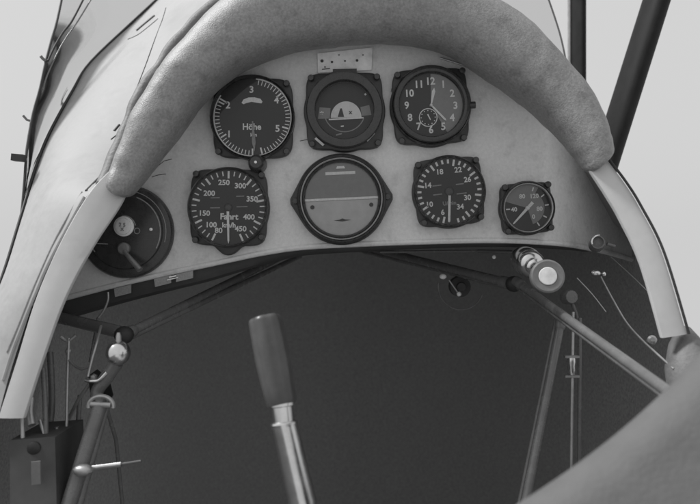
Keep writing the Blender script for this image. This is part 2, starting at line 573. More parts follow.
# ------------------------------------------------------------------ padded roll
ST = [((121, 199), (106, 190), .612), ((134, 193), (110, 174), .622), ((155, 166), (120, 150), .635), ((182, 132), (136, 110), .648), ((209, 96), (155, 80), .657),
      ((246, 67), (181, 46), .663), ((297, 50), (226, 2), .666), ((345, 44), (297, -26), .667), ((390, 43), (390, -34), .667), ((440, 51), (454, -18), .664),
      ((488, 78), (514, 14), .655), ((526, 105), (550, 48), .645), ((554, 131), (583, 84), .634), ((574, 154), (602, 118), .622), ((586, 170), (611, 145), .614), ((594, 173), (610, 158), .609)]
ic = catmull([P(a[0], a[1], d) for a, b, d in ST], 10)
oc = catmull([P(b[0], b[1], d) for a, b, d in ST], 10)
rows = []
N = 40
nn = len(ic)
for i, (a, b) in enumerate(zip(ic, oc)):
    c = (a + b) / 2; ax = (b - a) / 2
    k = min(1.0, math.sqrt(max(0.0, 1 - max(0, (6 - i) / 6.0) ** 2)) if i < 6 else 1.0, math.sqrt(max(0.0, 1 - max(0, (i - nn + 7) / 6.0) ** 2)) if i > nn - 7 else 1.0)
    k = max(k, 0.02)
    bt = min(0.036, ax.length * 1.25) * k
    r_ = []
    for j in range(N):
        t = 2 * math.pi * j / N
        ct, st = math.cos(t), math.sin(t)
        e = 0.86
        ct = math.copysign(abs(ct) ** e, ct); st = math.copysign(abs(st) ** e, st)
        p = c + ax * ct * (k if i < 6 or i > nn - 7 else 1) + Vector((0, -1, 0)) * st * bt
        nrm = (p - c).normalized()
        s_ = 0.0016 * noise.noise(p * 16) + 0.0007 * noise.noise(p * 60 + Vector((3, 1, 7))) + 0.0003 * noise.noise(p * 150)
        s_ += 0.0004 * noise.noise(Vector((i * 0.42, ct * 0.9, st * .6 + 9))) - 0.0016 * max(0.0, noise.noise(Vector((i * 0.30 + ct * 1.2, ct * .5, st * .5 + 31))) - 0.28)
        if i < 70:   # puckers along the left part
            s_ += 0.0010 * noise.noise(Vector((i * 0.16, ct * 0.8, 4)))
        r_.append(p + nrm * s_ * k)
    rows.append(r_)
mb = MB()
for r_ in rows:
    mb.v += [tuple(p) for p in r_]
for i in range(nn - 1):
    for j in range(N):
        j2 = (j + 1) % N
        mb.f.append((i * N + j, i * N + j2, (i + 1) * N + j2, (i + 1) * N + j))
mb.f.append(tuple(range(N))); mb.f.append(tuple((nn - 1) * N + j for j in range(N)))
root = empty('padded_roll', P(350, 47, .69), 'thick worn leather padded roll arching over the instrument panel', 'padding')
sub(root, mb.build('leather_cover', M['leather'], None, sharp=80))
# fold of the cover along the skin, coloured dark for the shadow groove there
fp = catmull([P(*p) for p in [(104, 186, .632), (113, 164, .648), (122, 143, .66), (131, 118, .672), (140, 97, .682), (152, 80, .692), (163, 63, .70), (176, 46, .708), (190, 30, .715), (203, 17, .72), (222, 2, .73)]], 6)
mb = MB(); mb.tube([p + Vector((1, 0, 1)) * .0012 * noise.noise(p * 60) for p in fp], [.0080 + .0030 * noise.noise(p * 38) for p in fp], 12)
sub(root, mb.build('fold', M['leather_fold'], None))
# thin piping where the roll meets the panel
pip = [P(*p) for p in [(440, 58, .697), (470, 68, .697), (500, 84, .697), (528, 103, .697), (552, 124, .697)]]
mb = MB(); mb.tube(catmull(pip, 6), 0.0009, 8)
sub(root, mb.build('piping', M['dull'], None))

# ------------------------------------------------------------------ instrument panel
BOT = [(34, 306), (65, 297.5), (115, 284.5), (170, 272), (215, 262.5), (260, 253), (300, 247), (350, 244), (430, 241), (500, 240), (560, 243), (600, 250), (632, 259)]
TOP = [(628, 214), (606, 175), (585, 140), (560, 108), (525, 70), (480, 38), (400, 14), (300, 16), (225, 50), (158, 118), (118, 185), (80, 240)]
def pdepth(px):
    """the plate is flat, its right end turns forward, away from the pilot"""
    t = max(0.0, px - 545) / 87.0
    return .70 + .11 * min(1.0, t) ** 1.3
def dense(pts, step=6.0):
    o = []
    for i in range(len(pts) - 1):
        (x0, y0), (x1, y1) = pts[i], pts[i + 1]
        n_ = max(1, int(math.hypot(x1 - x0, y1 - y0) / step))
        o += [(x0 + (x1 - x0) * k / n_, y0 + (y1 - y0) * k / n_) for k in range(n_)]
    return o + [pts[-1]]
bpx = [(v.x, v.y) for v in catmull([Vector((x, y, 0)) for x, y in BOT], 5)]
bot3 = [P(x, y, pdepth(x)) for x, y in bpx]
tpx = sorted((v.x, v.y) for v in catmull([Vector((x, y, 0)) for x, y in TOP], 5))
txs = [p[0] for p in tpx]; tys = [p[1] for p in tpx]
xs = [34 + (632 - 34) * k / 120 for k in range(121)]
bxs = [p[0] for p in bpx]; bys = [p[1] for p in bpx]
rows = []
for x in xs:
    yb = interp(x, bxs, bys); yt = min(interp(x, txs, tys), yb - 1) if x > 80 else interp(x, [34, 80], [305.5, 240])
    rows.append([P(x, yb + (yt - yb) * t / 8, pdepth(x)) for t in range(9)])
mb = MB(); mb.grid(rows); mb.grid([[p + Vector((0, .004, 0)) for p in r_] for r_ in rows])
panel = empty('instrument_panel', P(350, 244, .70), 'light grey painted metal instrument panel with curved lower edge', 'panel')
sub(panel, mb.build('plate', M['panel'], None, sharp=60))
mb = MB(); mb.tube([p + Vector((0, .0012, -.0004)) for p in bot3], 0.0030, 10)
sub(panel, mb.build('lower_lip', M['panel'], None))
# dark under-panel shelf that carries the small placards
mb = MB()
rows = []
for (x, y), p in zip(bpx, bot3):
    if x > 596: break
    h = interp(x, [60, 200, 300, 560, 600], [.022, .018, .009, .006, .003])
    rows.append([p + Vector((0, .0055, -.0005)), p + Vector((0, .008, -h * .5)), p + Vector((0, .013, -h * .85)), p + Vector((0, .03, -h))])
mb.grid(rows)
sub(panel, mb.build('under_shelf', M['shelf'], None))
# hairline scratches in the paint
for pts in ([(158, 166), (164, 161), (172, 159)], [(152, 177), (158, 175), (166, 174)], [(300, 141), (330, 135), (352, 131)], [(392, 88), (391, 92)]):
    mb = MB(); mb.tube([P(x, y, .6998) for x, y in pts], 0.0003, 6)
    sub(panel, mb.build('scratch', M['ink'], None))
def small_plate(name, quad, d, m, parent):
    c = P(sum(q[0] for q in quad) / 4, sum(q[1] for q in quad) / 4, d)
    vs_ = [P(x, y, d) for x, y in quad]
    mb = MB(); mb.add(vs_ + [p + Vector((0, .0012, 0)) for p in vs_], [(0, 1, 2, 3), (7, 6, 5, 4), (0, 4, 5, 1), (1, 5, 6, 2), (2, 6, 7, 3), (3, 7, 4, 0)])
    return sub(parent, mb.build(name, m, None, smooth=False))
small_plate('shelf_placard', [(114, 288.5), (131, 284.5), (131, 293), (115, 297)], .700, M['faint'], panel)
small_plate('shelf_placard', [(154, 279), (171, 275), (171, 283), (155, 287)], .700, M['faint'], panel)
small_plate('shelf_placard', [(176, 274.5), (193, 270.5), (193, 278), (176, 282)], .700, M['faint'], panel)
small_plate('shelf_mark', [(169, 276.5), (176, 275), (176, 276.4), (169, 278)], .6985, M['white'], panel)
small_plate('shelf_mark', [(167, 279.5), (178, 277), (178, 278), (167, 280.5)], .6985, M['white'], panel)

# paper placard at the top of the panel
root = empty('placard', P(345, 71, .698), 'small white paper placard above the domed-card indicator', 'placard')
o = small_plate('card', [(317.5, 53.5), (372.5, 47.5), (371.5, 70), (318, 73)], .698, M['placard'], root)
mb = MB()
for x, y, s_ in [(322, 61, 1.6), (332, 62, 1.2), (345, 61, .9), (357, 60.5, 1.3), (325, 67, .8), (363, 55, .7), (339, 55, .7)]:
    q = P(x, y, .6972); mb.lathe([(s_ * U, 0.0003), (s_ * U, 0), (s_ * .5 * U, -.0001)], 10, Matrix.Translation(q))
sub(root, mb.build('print', M['ink'], None))
for y in (69.5,):
    mb = MB(); mb.tube([P(322, y - .2, .6974), P(330, y - .9, .6974)], .0004, 6); sub(root, mb.build('print', M['ink'], None))

# ------------------------------------------------------------------ instruments
BK = 10.2            # back of the flange reaches just into the panel
def case(parent, outline, hole, name='case', front=2.0, bevel=2.0):
    """flange with a round opening; outline runs evenly in angle about the centre"""
    n = len(outline)
    rr = max(math.hypot(x, z) for x, z in outline)
    k = 1 - bevel * U / rr * 1.2
    def sc(f): return [(x * f, z * f) for x, z in outline]
    circ = [(hole * U * math.sin(2 * math.pi * i / n), hole * U * math.cos(2 * math.pi * i / n)) for i in range(n)]
    rings = [(outline, BK), (outline, front + bevel), (sc(1 - (1 - k) * .35), front + bevel * .3), (sc(k), front), (circ, front), (circ, BK)]
    mb = MB()
    mb.v = [(x, y * U, z) for r_, y in rings for x, z in r_]
    for i in range(len(rings) - 1):
        for q in range(n):
            q2 = (q + 1) % n
            mb.f.append((i * n + q, i * n + q2, (i + 1) * n + q2, (i + 1) * n + q))
    return mb.build(name, M['case'], parent)

# --- altimeter
I = empty('altimeter', P(252.5, 117.5, .69), 'black altimeter dial lettered Höhe km, numerals 1 to 5', 'gauge', roll=0)
case(I, flange_outline(42, 40), 39.8)
screws(I, [(34, 34), (34, -34), (-34, -34), (-34, 34)])
bezel_ring(I, 40.2, 42.2, h=5, m='bezel')
bezel_ring(I, 39.2, 40.3, h=3.2, name='bright_ring', m='bezel')
fc = dial_face(I, 40.2, 0.6)
tk = MB(); put_arc(tk, 5, 305, 38.0, 39.4, 0.0)
for i in range(61):
    a = 180 + i * 5.75
    aa = a % 360
    big = i % 10 == 0
    if 300 < aa < 365 or aa < 6:
        continue
    put_tick(tk, a, 37.6 - (6.5 if big else 4.6), 37.6, 1.6 if big else 0.9, 0.0)
put_tick(tk, 300, 29, 38.5, 1.6, 0.0)
put_poly(tk, [(-11, 14.5), (-9, 18), (-4, 20), (2, 20.2), (8, 18.6), (10, 15.8), (9, 14), (5, 14.6), (-1, 15.6), (-6, 14.4), (-9, 13.2)], 0.0)
flat(tk, 'scale_marks', M['white'], fc)
numerals(fc, (('1', -23.5, -16.5), ('2', -24.5, 12.5), ('3', -1, 28), ('4', 24, 17.5), ('5', 25, -11)), 7.0, 0.0)
nm = MB(); put_text(nm, 'Höhe', -0.5, -9.2, 6.6, 0.0, squeeze=.95); put_text(nm, 'km', 1.2, -17.2, 3.8, 0.0, squeeze=1.05)
flat(nm, 'lettering', M['white'], fc)
hand(I, 176.5, 4, 34, 1.2, 3.8, y=-1.4, m='faint', tip=9)
glass_disc(I, 40, -2.2)
mb = MB(); mb.lathe([(9 * U, BK * U), (9 * U, 2 * U), (8.2 * U, -5 * U), (7.2 * U, -9 * U), (5.5 * U, -10.5 * U), (0.001 * U, -10.8 * U)], 28)
kn = mb.build('setting_knob', M['bezel'], I); kn.location = (4.5 * U, 0, -46 * U)
mb = MB(); mb.lathe([(1.4 * U, -10.4 * U), (1.4 * U, -11.3 * U), (0.7 * U, -11.7 * U)], 12); mb.build('dot', M['white'], kn)

# --- domed card indicator
I = empty('card_indicator', P(344.5, 110.5, .69), 'black indicator with white half-round card in dark window under the placard', 'gauge', roll=-1)
case(I, flange_outline(41, 38.5, 7), 28.6)
screws(I, [(33, 33), (33, -33), (-33, -33), (-33, 33)])
bezel_ring(I, 29, 38, h=7)
mb = MB(); mb.lathe([(29 * U, -3 * U), (29 * U, 8 * U)], 56); mb.f = [f for f in mb.f if len(f) == 4]; mb.build('recess', M['dial'], I)
fc = dial_face(I, 29.2, 5.0)
tk = MB()
n = 24
put_poly(tk, [(1.5 + 15.5 * math.cos(math.pi * k / n), -6.5 + 16.5 * math.sin(math.pi * k / n)) for k in range(n + 1)], 4.2)
flat(tk, 'half_round_card', M['card'], fc)
for q in ([(-27, -7), (-15, -7), (-14, 3.5), (-25, 4.5)], [(17.5, -5), (27, -4), (25, 6), (16, 4)]):
    tk = MB(); put_poly(tk, q, 4.6); flat(tk, 'side_window', M['midgrey'], fc)
tk = MB(); put_poly(tk, [(-16, -7.4), (19, -6.2), (19, -7.6), (-16, -8.8)], 3.9); flat(tk, 'card_line', M['white'], fc); tk = MB()
put_text(tk, '*', -23, -1.5, 4.5, 4.3); put_tick(tk, 52, 26, 28, 2, 4.0)
put_poly(tk, [(-4, -14.5), (-1, -14.2), (-1, -15.5), (-4, -15.7)], 4.0)
o = flat(tk, 'small_print', M['white'], fc); o['kind'] = 'stuff'
tk = MB(); put_poly(tk, [(-7, -5.6), (-4.2, 3.0), (-2.6, 3.0), (-0.5, -5.6)], 4.0); put_text(tk, 'x', 6, -1.5, 3.2, 4.0)
flat(tk, 'card_symbols', M['ink'], fc)
tk = MB()
put_arc(tk, 110, 250, 20, 21, 4.4); put_poly(tk, [(-9, -23), (-3, -21.5), (-3, -23), (-9, -24.5)], 4.3)
flat(tk, 'lower_marks', M['faint'], fc)
mb = MB(); mb.box((-25.5 * U, -0.8 * U, -31 * U), (11 * U, 2 * U, 2.4 * U), Matrix.Rotation(R(42), 3, 'Y')); mb.build('clip', M['dull'], I)  # this bar and its mate imitate diagonal highlights on the flange
mb = MB(); mb.box((25.5 * U, -0.8 * U, -27 * U), (11 * U, 2 * U, 2.4 * U), Matrix.Rotation(R(-46), 3, 'Y')); mb.build('clip', M['dull'], I)
mb = MB(); mb.box((1 * U, 4 * U, 39 * U), (24 * U, 9 * U, 5 * U)); mb.build('top_lug', M['case'], I)
glass_disc(I, 29, -2.5)

# --- clock
I = empty('clock', P(431, 105.5, .69), 'black panel clock with twelve hour numerals and small seconds dial', 'clock', roll=-3)
case(I, flange_outline(41, 37.5, 7), 31.8)
screws(I, [(-32, 32), (-31, -34), (31, -34), (33, 33)])
bezel_ring(I, 37.5, 40, h=4)
bezel_ring(I, 32, 38, h=8)
fc = dial_face(I, 32.2, 0.0)
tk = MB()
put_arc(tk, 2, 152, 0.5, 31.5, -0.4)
flat(tk, 'grey_sector', M['midgrey'], fc)  # grey painted on the dial for the sky reflected in the glass
numerals(fc, [(str(k), 24.3 * math.sin(R(k * 30 + 3)), 24.3 * math.cos(R(k * 30 + 3))) for k in range(1, 13)], 7.6, -0.8, .95)
tk = MB(); put_arc(tk, 0, 360, 8.4, 9.3, -0.7, cx=-3.5, cz=-12); 
for k in range(12):
    a = R(k * 30); x, z = -3.5 + 7 * math.sin(a), -12 + 7 * math.cos(a)
    put_poly(tk, [(x - .5, z - .5), (x + .5, z - .5), (x + .5, z + .5), (x - .5, z + .5)], -0.7)
put_poly(tk, [(-4.5, -9), (-1.6, -15), (-1, -14), (-3.3, -8.5)], -0.9)
flat(tk, 'seconds_dial', M['white'], fc)
hand(I, 13, 0, 17.5, 1.2, 3.4, y=-1.6, tip=3.5, name='hour_hand')
hand(I, 139, -1, 21.5, 1.6, 2.0, y=-2.2, tip=2, name='minute_hand')
hub(I, 1.6, -2.4, 'white')
mb = MB(); mb.lathe([(3.5 * U, 0), (3.5 * U, 8 * U), (0.01 * U, 8.6 * U)], 16, Matrix.Rotation(R(-90), 4, 'Z'))
kn = mb.build('winding_crown', M['bezel'], I); kn.location = (36 * U, -1 * U, -2 * U)
glass_disc(I, 32, -4.2, dome=1.0)

# --- horizon
I = empty('artificial_horizon', P(341.5, 199, .69), 'large artificial horizon with white bar in eye-shaped black bezel', 'gauge', roll=-2.6)
o_ = []
for k in range(120):
    a = 2 * math.pi * k / 120
    phi = min(abs((a - math.pi / 2)), abs(a - 3 * math.pi / 2))
    t0 = math.acos(46.0 / 53.0)
    r_ = 46.0 if phi > t0 else min(46.0 / math.cos(t0 - phi), 51.5)
    o_.append((r_ * math.sin(a) * U, r_ * math.cos(a) * U))
case(I, o_, 36.4, front=0.0, bevel=3.5)
screws(I, [(-46, 0), (46, 0)])
bezel_ring(I, 41, 44.5, h=5)
bezel_ring(I, 39.6, 41.0, h=5.8, name='bright_ring', m='silver')
bezel_ring(I, 36.5, 39.6, h=3.4, name='inner_ring')
fc = dial_face(I, 36.8, 1.4, m='hor_low')
tk = MB()
put_poly(tk, [(36.2 * math.sin(R(a)), max(0.0, 36.2 * math.cos(R(a)))) for a in range(-90, 91, 5)], 1.0)
flat(tk, 'upper_field', M['hor_up'], fc)
mb = MB(); mb.box((0, 0.2 * U, 0.2 * U), (73 * U, 0.8 * U, 2.2 * U)); mb.build('horizon_bar', M['white'], I)
tk = MB(); put_poly(tk, [(-15, 24.5), (15, 24.5), (15, 27.5), (-15, 27.5)], 0.6); put_poly(tk, [(-4, 30.5), (5, 30.5), (4, 33), (-3, 33)], 0.6)
flat(tk, 'index_bar', M['white'], fc)
tk = MB()
for x in (-29.5, 29.5):
    put_poly(tk, [(x + 2.1 * math.cos(2 * math.pi * k / 16), -7 + 2.1 * math.sin(2 * math.pi * k / 16)) for k in range(16)], 0.6)
put_poly(tk, [(-9, -21.2), (-3, -20.6), (0, -19.4), (3, -20.6), (9, -21.2), (3, -22), (0, -22.4), (-3, -22)], 0.6)
flat(tk, 'aircraft_symbol', M['ink'], fc)
glass_disc(I, 37, -2.0)

# --- airspeed
I = empty('airspeed_indicator', P(228, 207.5, .69), 'black airspeed dial lettered Fahrt km/h with numerals up to 450', 'gauge', roll=1)
case(I, flange_outline(41, 38.5, 6, bottom=(48, 0.42)), 37.6)
screws(I, [(-32.5, 33), (33, 33), (34, -29), (-32, -33)])
bezel_ring(I, 37.6, 40, h=5.5)
fc = dial_face(I, 38, 0.6)
tk = MB()
for i in range(33):
    a = 205 + i * (310 / 32.0)
    big = i % 4 == 0
    put_tick(tk, a, 36.5 - (7.5 if big else 4.8), 36.5, 2.0 if big else 1.2, 0.2)
flat(tk, 'scale_marks', M['white'], fc)
numerals(fc, (('80', -9, -23), ('100', -16, -17.5), ('150', -23, -6), ('200', -19, 14), ('250', -4.5, 25), ('300', 12, 22), ('350', 24, 9), ('400', 21, -9), ('450', 13, -21)), 5.6, 0.2, 1.05)
nm = MB(); put_text(nm, 'Fahrt', 1.5, -9, 6.4, 0.2); put_text(nm, 'km/h', 1.2, -17.5, 5.2, 0.2)
flat(nm, 'lettering', M['white'], fc)
tk = MB()
for x, z, w_ in ((-13, 9.5, 9), (-13, -.5, 10), (12, 11.5, 8), (14, 1, 11)):
    put_poly(tk, [(x - w_ / 2, z - .7), (x + w_ / 2, z - .3), (x + w_ / 2, z + .7), (x - w_ / 2, z + .3)], 0.2)
flat(tk, 'side_print', M['faint'], fc)
hand(I, 178, 4, 36, 2.6, 1.8, y=-1.2)
hub(I, 4, -1.0)
glass_disc(I, 37.8, -2.5)

# --- tachometer
I = empty('tachometer', P(449.5, 191.5, .69), 'black dial with numerals 6 to 34 and hand pointing straight down', 'gauge', roll=-5)
case(I, flange_outline(37, 34, 6.5), 33.5)
screws(I, [(-29, 29), (29, 29), (29, -28), (-28, -29)])
bezel_ring(I, 33.5, 36, h=5)
fc = dial_face(I, 34, 0.6)
tk = MB()
for i in range(31):
    a = 196 + i * (332 / 30.0)
    big = i % 4 == 0
    put_tick(tk, a, 32.2 - (6.5 if big else 4.2), 32.2, 2.1, 0.2)
flat(tk, 'scale_marks', M['white'], fc)
numerals(fc, (('6', -8.5, -20), ('10', -20.5, -11), ('14', -20.5, 8), ('18', -7.5, 20.5), ('22', 10.5, 21), ('26', 19, 10.5), ('30', 17.5, -7.5), ('34', 9.5, -16)), 5.6, 0.2)
tk = MB()
for x, z, w_ in ((-12, 7, 9), (-12, -2, 9), (11, 6.5, 8), (12, -3, 10)):
    put_poly(tk, [(x - w_ / 2, z - .7), (x + w_ / 2, z - .4), (x + w_ / 2, z + .7), (x - w_ / 2, z + .4)], 0.2)
put_text(tk, 'U/min', -1, -11.5, 4.2, 0.2)
flat(tk, 'side_print', M['faint'], fc)
hand(I, 186, 3, 31, 2.4, 2.4, y=-1.2, tip=1)
hub(I, 4.5, -1.0)
glass_disc(I, 33.8, -2.5)

# --- small pressure gauge
I = empty('pressure_gauge', P(527.5, 208, .69), 'smallest round gauge with bright slanted pointer', 'gauge', roll=-4)
case(I, flange_outline(27.5, 25.5, 7), 24.2)
screws(I, [(-21, 22), (22, 22), (22, -21), (-21, -22)])
bezel_ring(I, 24.6, 26.8, h=5.5)
bezel_ring(I, 23.6, 24.8, h=5.8, name='bright_ring', m='silver')
fc = dial_face(I, 24.6, 0.6)
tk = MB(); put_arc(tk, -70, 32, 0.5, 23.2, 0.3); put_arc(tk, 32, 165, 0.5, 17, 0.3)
flat(tk, 'grey_sector', M['midgrey'], fc)  # dial painted grey where this gauge's glass would mirror the sky
numerals(fc, (('40', -13.5, -.5), ('80', -4.5, 12), ('120', 8, 11.5), ('80', 12, -1.5), ('0', 5.5, -9)), 4.6, 0.0)
nm = MB()
for a in (-90, 85, 120, 150, 55, 20):
    put_tick(nm, a, 17.5, 21.5, 1.3, 0.0)
flat(nm, 'scale_marks', M['white'], fc)
hand(I, 226, -7.5, 22, 3.4, 1.6, y=-1.2, tip=2)
hub(I, 2.2, -1.2, 'white')
glass_disc(I, 24.4, -3.0)

# --- ignition switch (large round plate behind the rim)
I = empty('ignition_switch', P(125, 231.5, .69), 'large round black ignition switch with white button and lever', 'switch', roll=0)
mb = MB(); mb.lathe([(47 * U, BK * U), (47 * U, 4 * U), (45.5 * U, 1.5 * U), (43 * U, 0.5 * U), (38 * U, 0.5 * U), (37 * U, -1.5 * U), (34 * U, -2.5 * U), (0.01 * U, -3.0 * U)], 72)
mb.build('plate', M['bezel'], I)
tk = MB(); put_arc(tk, 15, 105, 40.5, 41.3, 0.2); put_arc(tk, 20, 118, 35.5, 36.6, -2.6); put_arc(tk, 235, 262, 35, 36.2, -2.6)
put_arc(tk, -10, 80, 11, 12, -3.2, cx=0, cz=4); put_arc(tk, 0, 360, 2.4, 3.2, -3.2, cx=13, cz=0.5)
put_poly(tk, [(-28, -11.5), (-16, -12), (-16, -13), (-28, -12.6)], -3.2)
flat(tk, 'engraving', M['faint'], I)
mb = MB(); mb.lathe([(10 * U, -2 * U), (10 * U, -4.5 * U), (8.2 * U, -5 * U), (8.0 * U, -7 * U), (6.5 * U, -8 * U), (.01 * U, -8.2 * U)], 32)
bt = mb.build('button', M['card'], I); bt.location = (0, 0, 5 * U)
tk = MB(); put_text(tk, '2', -2, 1.6, 4, -8.6); put_text(tk, '5', 2, 1.2, 4, -8.6); put_text(tk, 'x', 0, -3, 3.4, -8.6)
flat(tk, 'button_print', M['midgrey'], bt)
mb = MB(); mb.lathe([(1.6 * U, -2 * U), (1.6 * U, -4.5 * U), (.6 * U, -5 * U)], 12)
o = mb.build('dot', M['white'], I); o.location = (27 * U, 0, 2 * U)
mb = MB(); mb.lathe([(6 * U, -2 * U), (6 * U, -7 * U), (4.5 * U, -8.5 * U), (.01 * U, -9 * U)], 24)
lv = mb.build('lever', M['knob'], I); lv.location = (0.5 * U, 0, -17 * U)
mb = MB(); mb.tube([Vector((2, -9, -3)) * U, Vector((8, -13, -9)) * U, Vector((20, -18, -21)) * U], [2.0 * U, 2.4 * U, 3.0 * U], 12)
mb.build('lever_arm', M['dull'], lv)

# --- push-pull knob under the right end of the panel
I = empty('push_pull_knob', P(527, 262, .69), 'round grey push-pull knob with pale centre on ribbed collar', 'knob')
c0 = P(526, 261, .69); c1 = P(548, 276, .615)
ax = (c1 - c0)
mt = lookm(c0, ax)
Ln = ax.length
mb = MB(); mb.lathe([(13 * U, 0.012), (14.5 * U, 0), (14.5 * U, -.006), (13 * U, -.010), (12 * U, -.012), (13.5 * U, -.014), (13.5 * U, -.020), (11 * U, -.024), (8 * U, -.026), (8 * U, -.034), (6 * U, -.036)], 40, mt)
sub(I, mb.build('collar', M['steel'], None))
mb = MB(); mb.lathe([(5.5 * U, -.03), (5.5 * U, -(Ln - .014))], 24, mt)
sub(I, mb.build('shaft', M['steel'], None))
k = .615 / 700
mt2 = lookm(c1, Vector((-.12, -1, .12)))
mb = MB(); mb.lathe([(6 * k, .02), (15 * k, .014), (16.8 * k, .010), (17.2 * k, .004), (16.6 * k, .001), (15 * k, 0), (9.6 * k, .0008), (9.2 * k, .0025)], 48, mt2)
sub(I, mb.build('knob_head', M['knob'], None))
mb = MB(); mb.lathe([(9.1 * k, .004), (9.1 * k, .0004), (8.4 * k, -.0004), (.01 * k, -.0008)], 32, mt2)
sub(I, mb.build('pale_centre', M['card'], None))

# ------------------------------------------------------------------ tubular frame and fittings inside
root = empty('tube_frame', P(520, 284, .72), 'dark enamelled steel tube frame crossing the cockpit below the panel', 'frame')
def tube(parent, name, pts, rad, m='tube', n=12, per=1):
    q = [P(*p) for p in pts]
    if per > 1:
        q = catmull(q, per)
        if isinstance(rad, (list, tuple)):
            rad = [v.x for v in catmull([Vector((r_, 0, 0)) for r_ in rad], per)]
    mb = MB(); mb.tube(q, rad, n)
    return sub(parent, mb.build(name, M[m], None))
tube(root, 'tube', [(122, 336, .66), (295, 250, .95)], .0045)
tube(root, 'tube', [(126, 339, .665), (300, 256, .95)], .0032)
tube(root, 'tube', [(20, 308, .74), (124, 333, .66)], .006)
tube(root, 'tube', [(350, 243, 1.0), (512, 284, .75)], .0050)
tube(root, 'tube', [(350, 248, 1.0), (512, 288, .76)], .0028)
tube(root, 'tube', [(516, 281, .73), (670, 393, .46)], .0040)
tube(root, 'tube', [(516, 286, .735), (670, 400, .46)], .0026)
tube(root, 'tube', [(563, 312, .68), (514, 561, .60)], .0040)
tube(root, 'tube', [(558, 312, .69), (508, 561, .61)], .0022)
tube(root, 'tube', [(580, 318, .70), (579, 520, .66)], .0020)
tube(root, 'tube', [(380, 252, .80), (478, 251, .80)], .0016)
tube(root, 'tube', [(478, 251, .80), (512, 252, .80)], .0022)
mb = MB(); mb.ball(P(514, 284, .735), .0085, 16, (1.1, 1, 1)); sub(root, mb.build('tube_joint', M['rubber'], None))
mb = MB(); mb.ball(P(124, 335, .66), .0085, 16, (1.1, 1, 1)); sub(root, mb.build('tube_joint', M['rubber'], None))
for (a_, b_, r_) in (((516, 281, .73), (670, 393, .46), .0052), ((563, 312, .68), (526, 500, .62), .0052), ((512, 284, .75), (350, 243, 1.0), .0062), ((122, 336, .66), (295, 250, .95), .0058)):
    p = P(*a_); q = P(*b_); u = (q - p).normalized()
    mb = MB(); mb.tube([p + u * t for t in (.002, .012, .016, .018)], [r_ * 1.1, r_ * 1.05, r_, r_ * .8], 14)
    sub(root, mb.build('weld_collar', M['tube'], None))
mb = MB(); mb.ball(P(494, 257, .75), .0022, 10); sub(root, mb.build('rivet', M['white'], None))

root = empty('push_rod', P(571, 440, .66), 'thin upright rod with bright turnbuckle beside the frame tube', 'rod')
tube(root, 'rod', [(573, 312, .68), (570, 560, .635)], .0016, 'dull')
mb = MB(); mb.lathe([(.001, .0095), (.0035, .008), (.0042, .004), (.0036, 0), (.0042, -.004), (.0035, -.008), (.001, -.0095)], 16, Matrix.Translation(P(571.5, 366, .668)) @ Matrix.Rotation(R(90), 4, 'X'))
sub(root, mb.build('turnbuckle', M['steel'], None))
for yy in (356.5, 376):
    mb = MB(); mb.box(P(571.5, yy, .668), (.0135, .006, .0022)); sub(root, mb.build('lock_nut', M['dull'], None))

root = empty('valve_dial', P(458, 290, .82), 'faint round valve ring with small bright pointer behind the tube', 'valve')
cc = P(461, 287, .82)
mb = MB(); mb.tube([cc + Vector((math.sin(a), 0, math.cos(a))) * .0265 for a in [R(t) for t in range(-80, -80 - 171, -10)]], .0009, 8)
sub(root, mb.build('ring', M['tube'], None))
tube(root, 'pointer', [(449, 280, .81), (458, 293, .81)], .0010, 'dull')
mb = MB(); mb.ball(P(459, 294, .808), .0028, 12); sub(root, mb.build('pointer_tip', M['white'], None))
mb = MB(); mb.ball(P(443, 276.5, .80), .0032, 12, (1.3, 1, 1)); sub(root, mb.build('lug', M['white'], None))
mb = MB(); mb.lathe([(.012, .02), (.012, .003), (.006, 0), (.005, -.004)], 24, Matrix.Translation(cc)); sub(root, mb.build('valve_body', M['shelf'], None))

# right wall fittings
root = empty('wall_fitting', P(598, 242, .70), 'small bright ring fitting on the dark wall beside the rim bead', 'fitting')
q = P(598, 242, .69)
mb = MB(); mb.lathe([(.0075, .02), (.0075, .003), (.0067, 0), (.0053, 0), (.0050, .003), (.002, .003)], 28, lookm(q, (-.25, -1, .15))); sub(root, mb.build('ring', M['tube'], None))
mb = MB(); mb.tube([q + Vector((math.sin(R(a)) * .0066, -.0012, math.cos(R(a)) * .0066)) for a in range(-110, 20, 10)], .0009, 8); sub(root, mb.build('bright_lip', M['steel'], None))
tube(root, 'stub', [(607, 244, .70), (615, 246, .70)], .0018, 'tube')
root = empty('control_cable', P(597, 273, .70), 'thin pale cable running down the dark wall from bright clamp', 'cable')
tube(root, 'cable', [(601, 277, .70), (612, 298, .68), (626, 322, .655), (640, 338, .63), (656, 353, .60), (674, 369, .57)], .0010, 'dull', per=5)
mb = MB(); mb.ball(P(596, 273, .70), .004, 12, (1.5, 1, .8)); mb.ball(P(604, 274, .70), .0025, 10); sub(root, mb.build('clamp', M['steel'], None))
mb = MB(); mb.lathe([(.004, .008), (.004, -.002), (.002, -.004)], 14, lookm(P(652, 340, .62), (-.3, -1, .3))); sub(root, mb.build('eyelet', M['dull'], None))
tube(root, 'thin_wire', [(577, 278, .71), (592, 294, .70), (606, 312, .69)], .0007, 'dull', per=3)
tube(root, 'thin_wire', [(611, 257, .73), (634, 278, .70), (656, 300, .67)], .0006, 'dull', per=3)
root = empty('cable_plug', P(568, 296, .71), 'small dull grey plug hanging behind the pale-centred knob', 'plug')
mb = MB(); mb.lathe([(.004, .008), (.0075, .006), (.0075, -.004), (.0065, -.006), (.002, -.0065)], 10, lookm(P(569, 297, .71), (.2, -1, .1))); sub(root, mb.build('body', M['tube'], None))
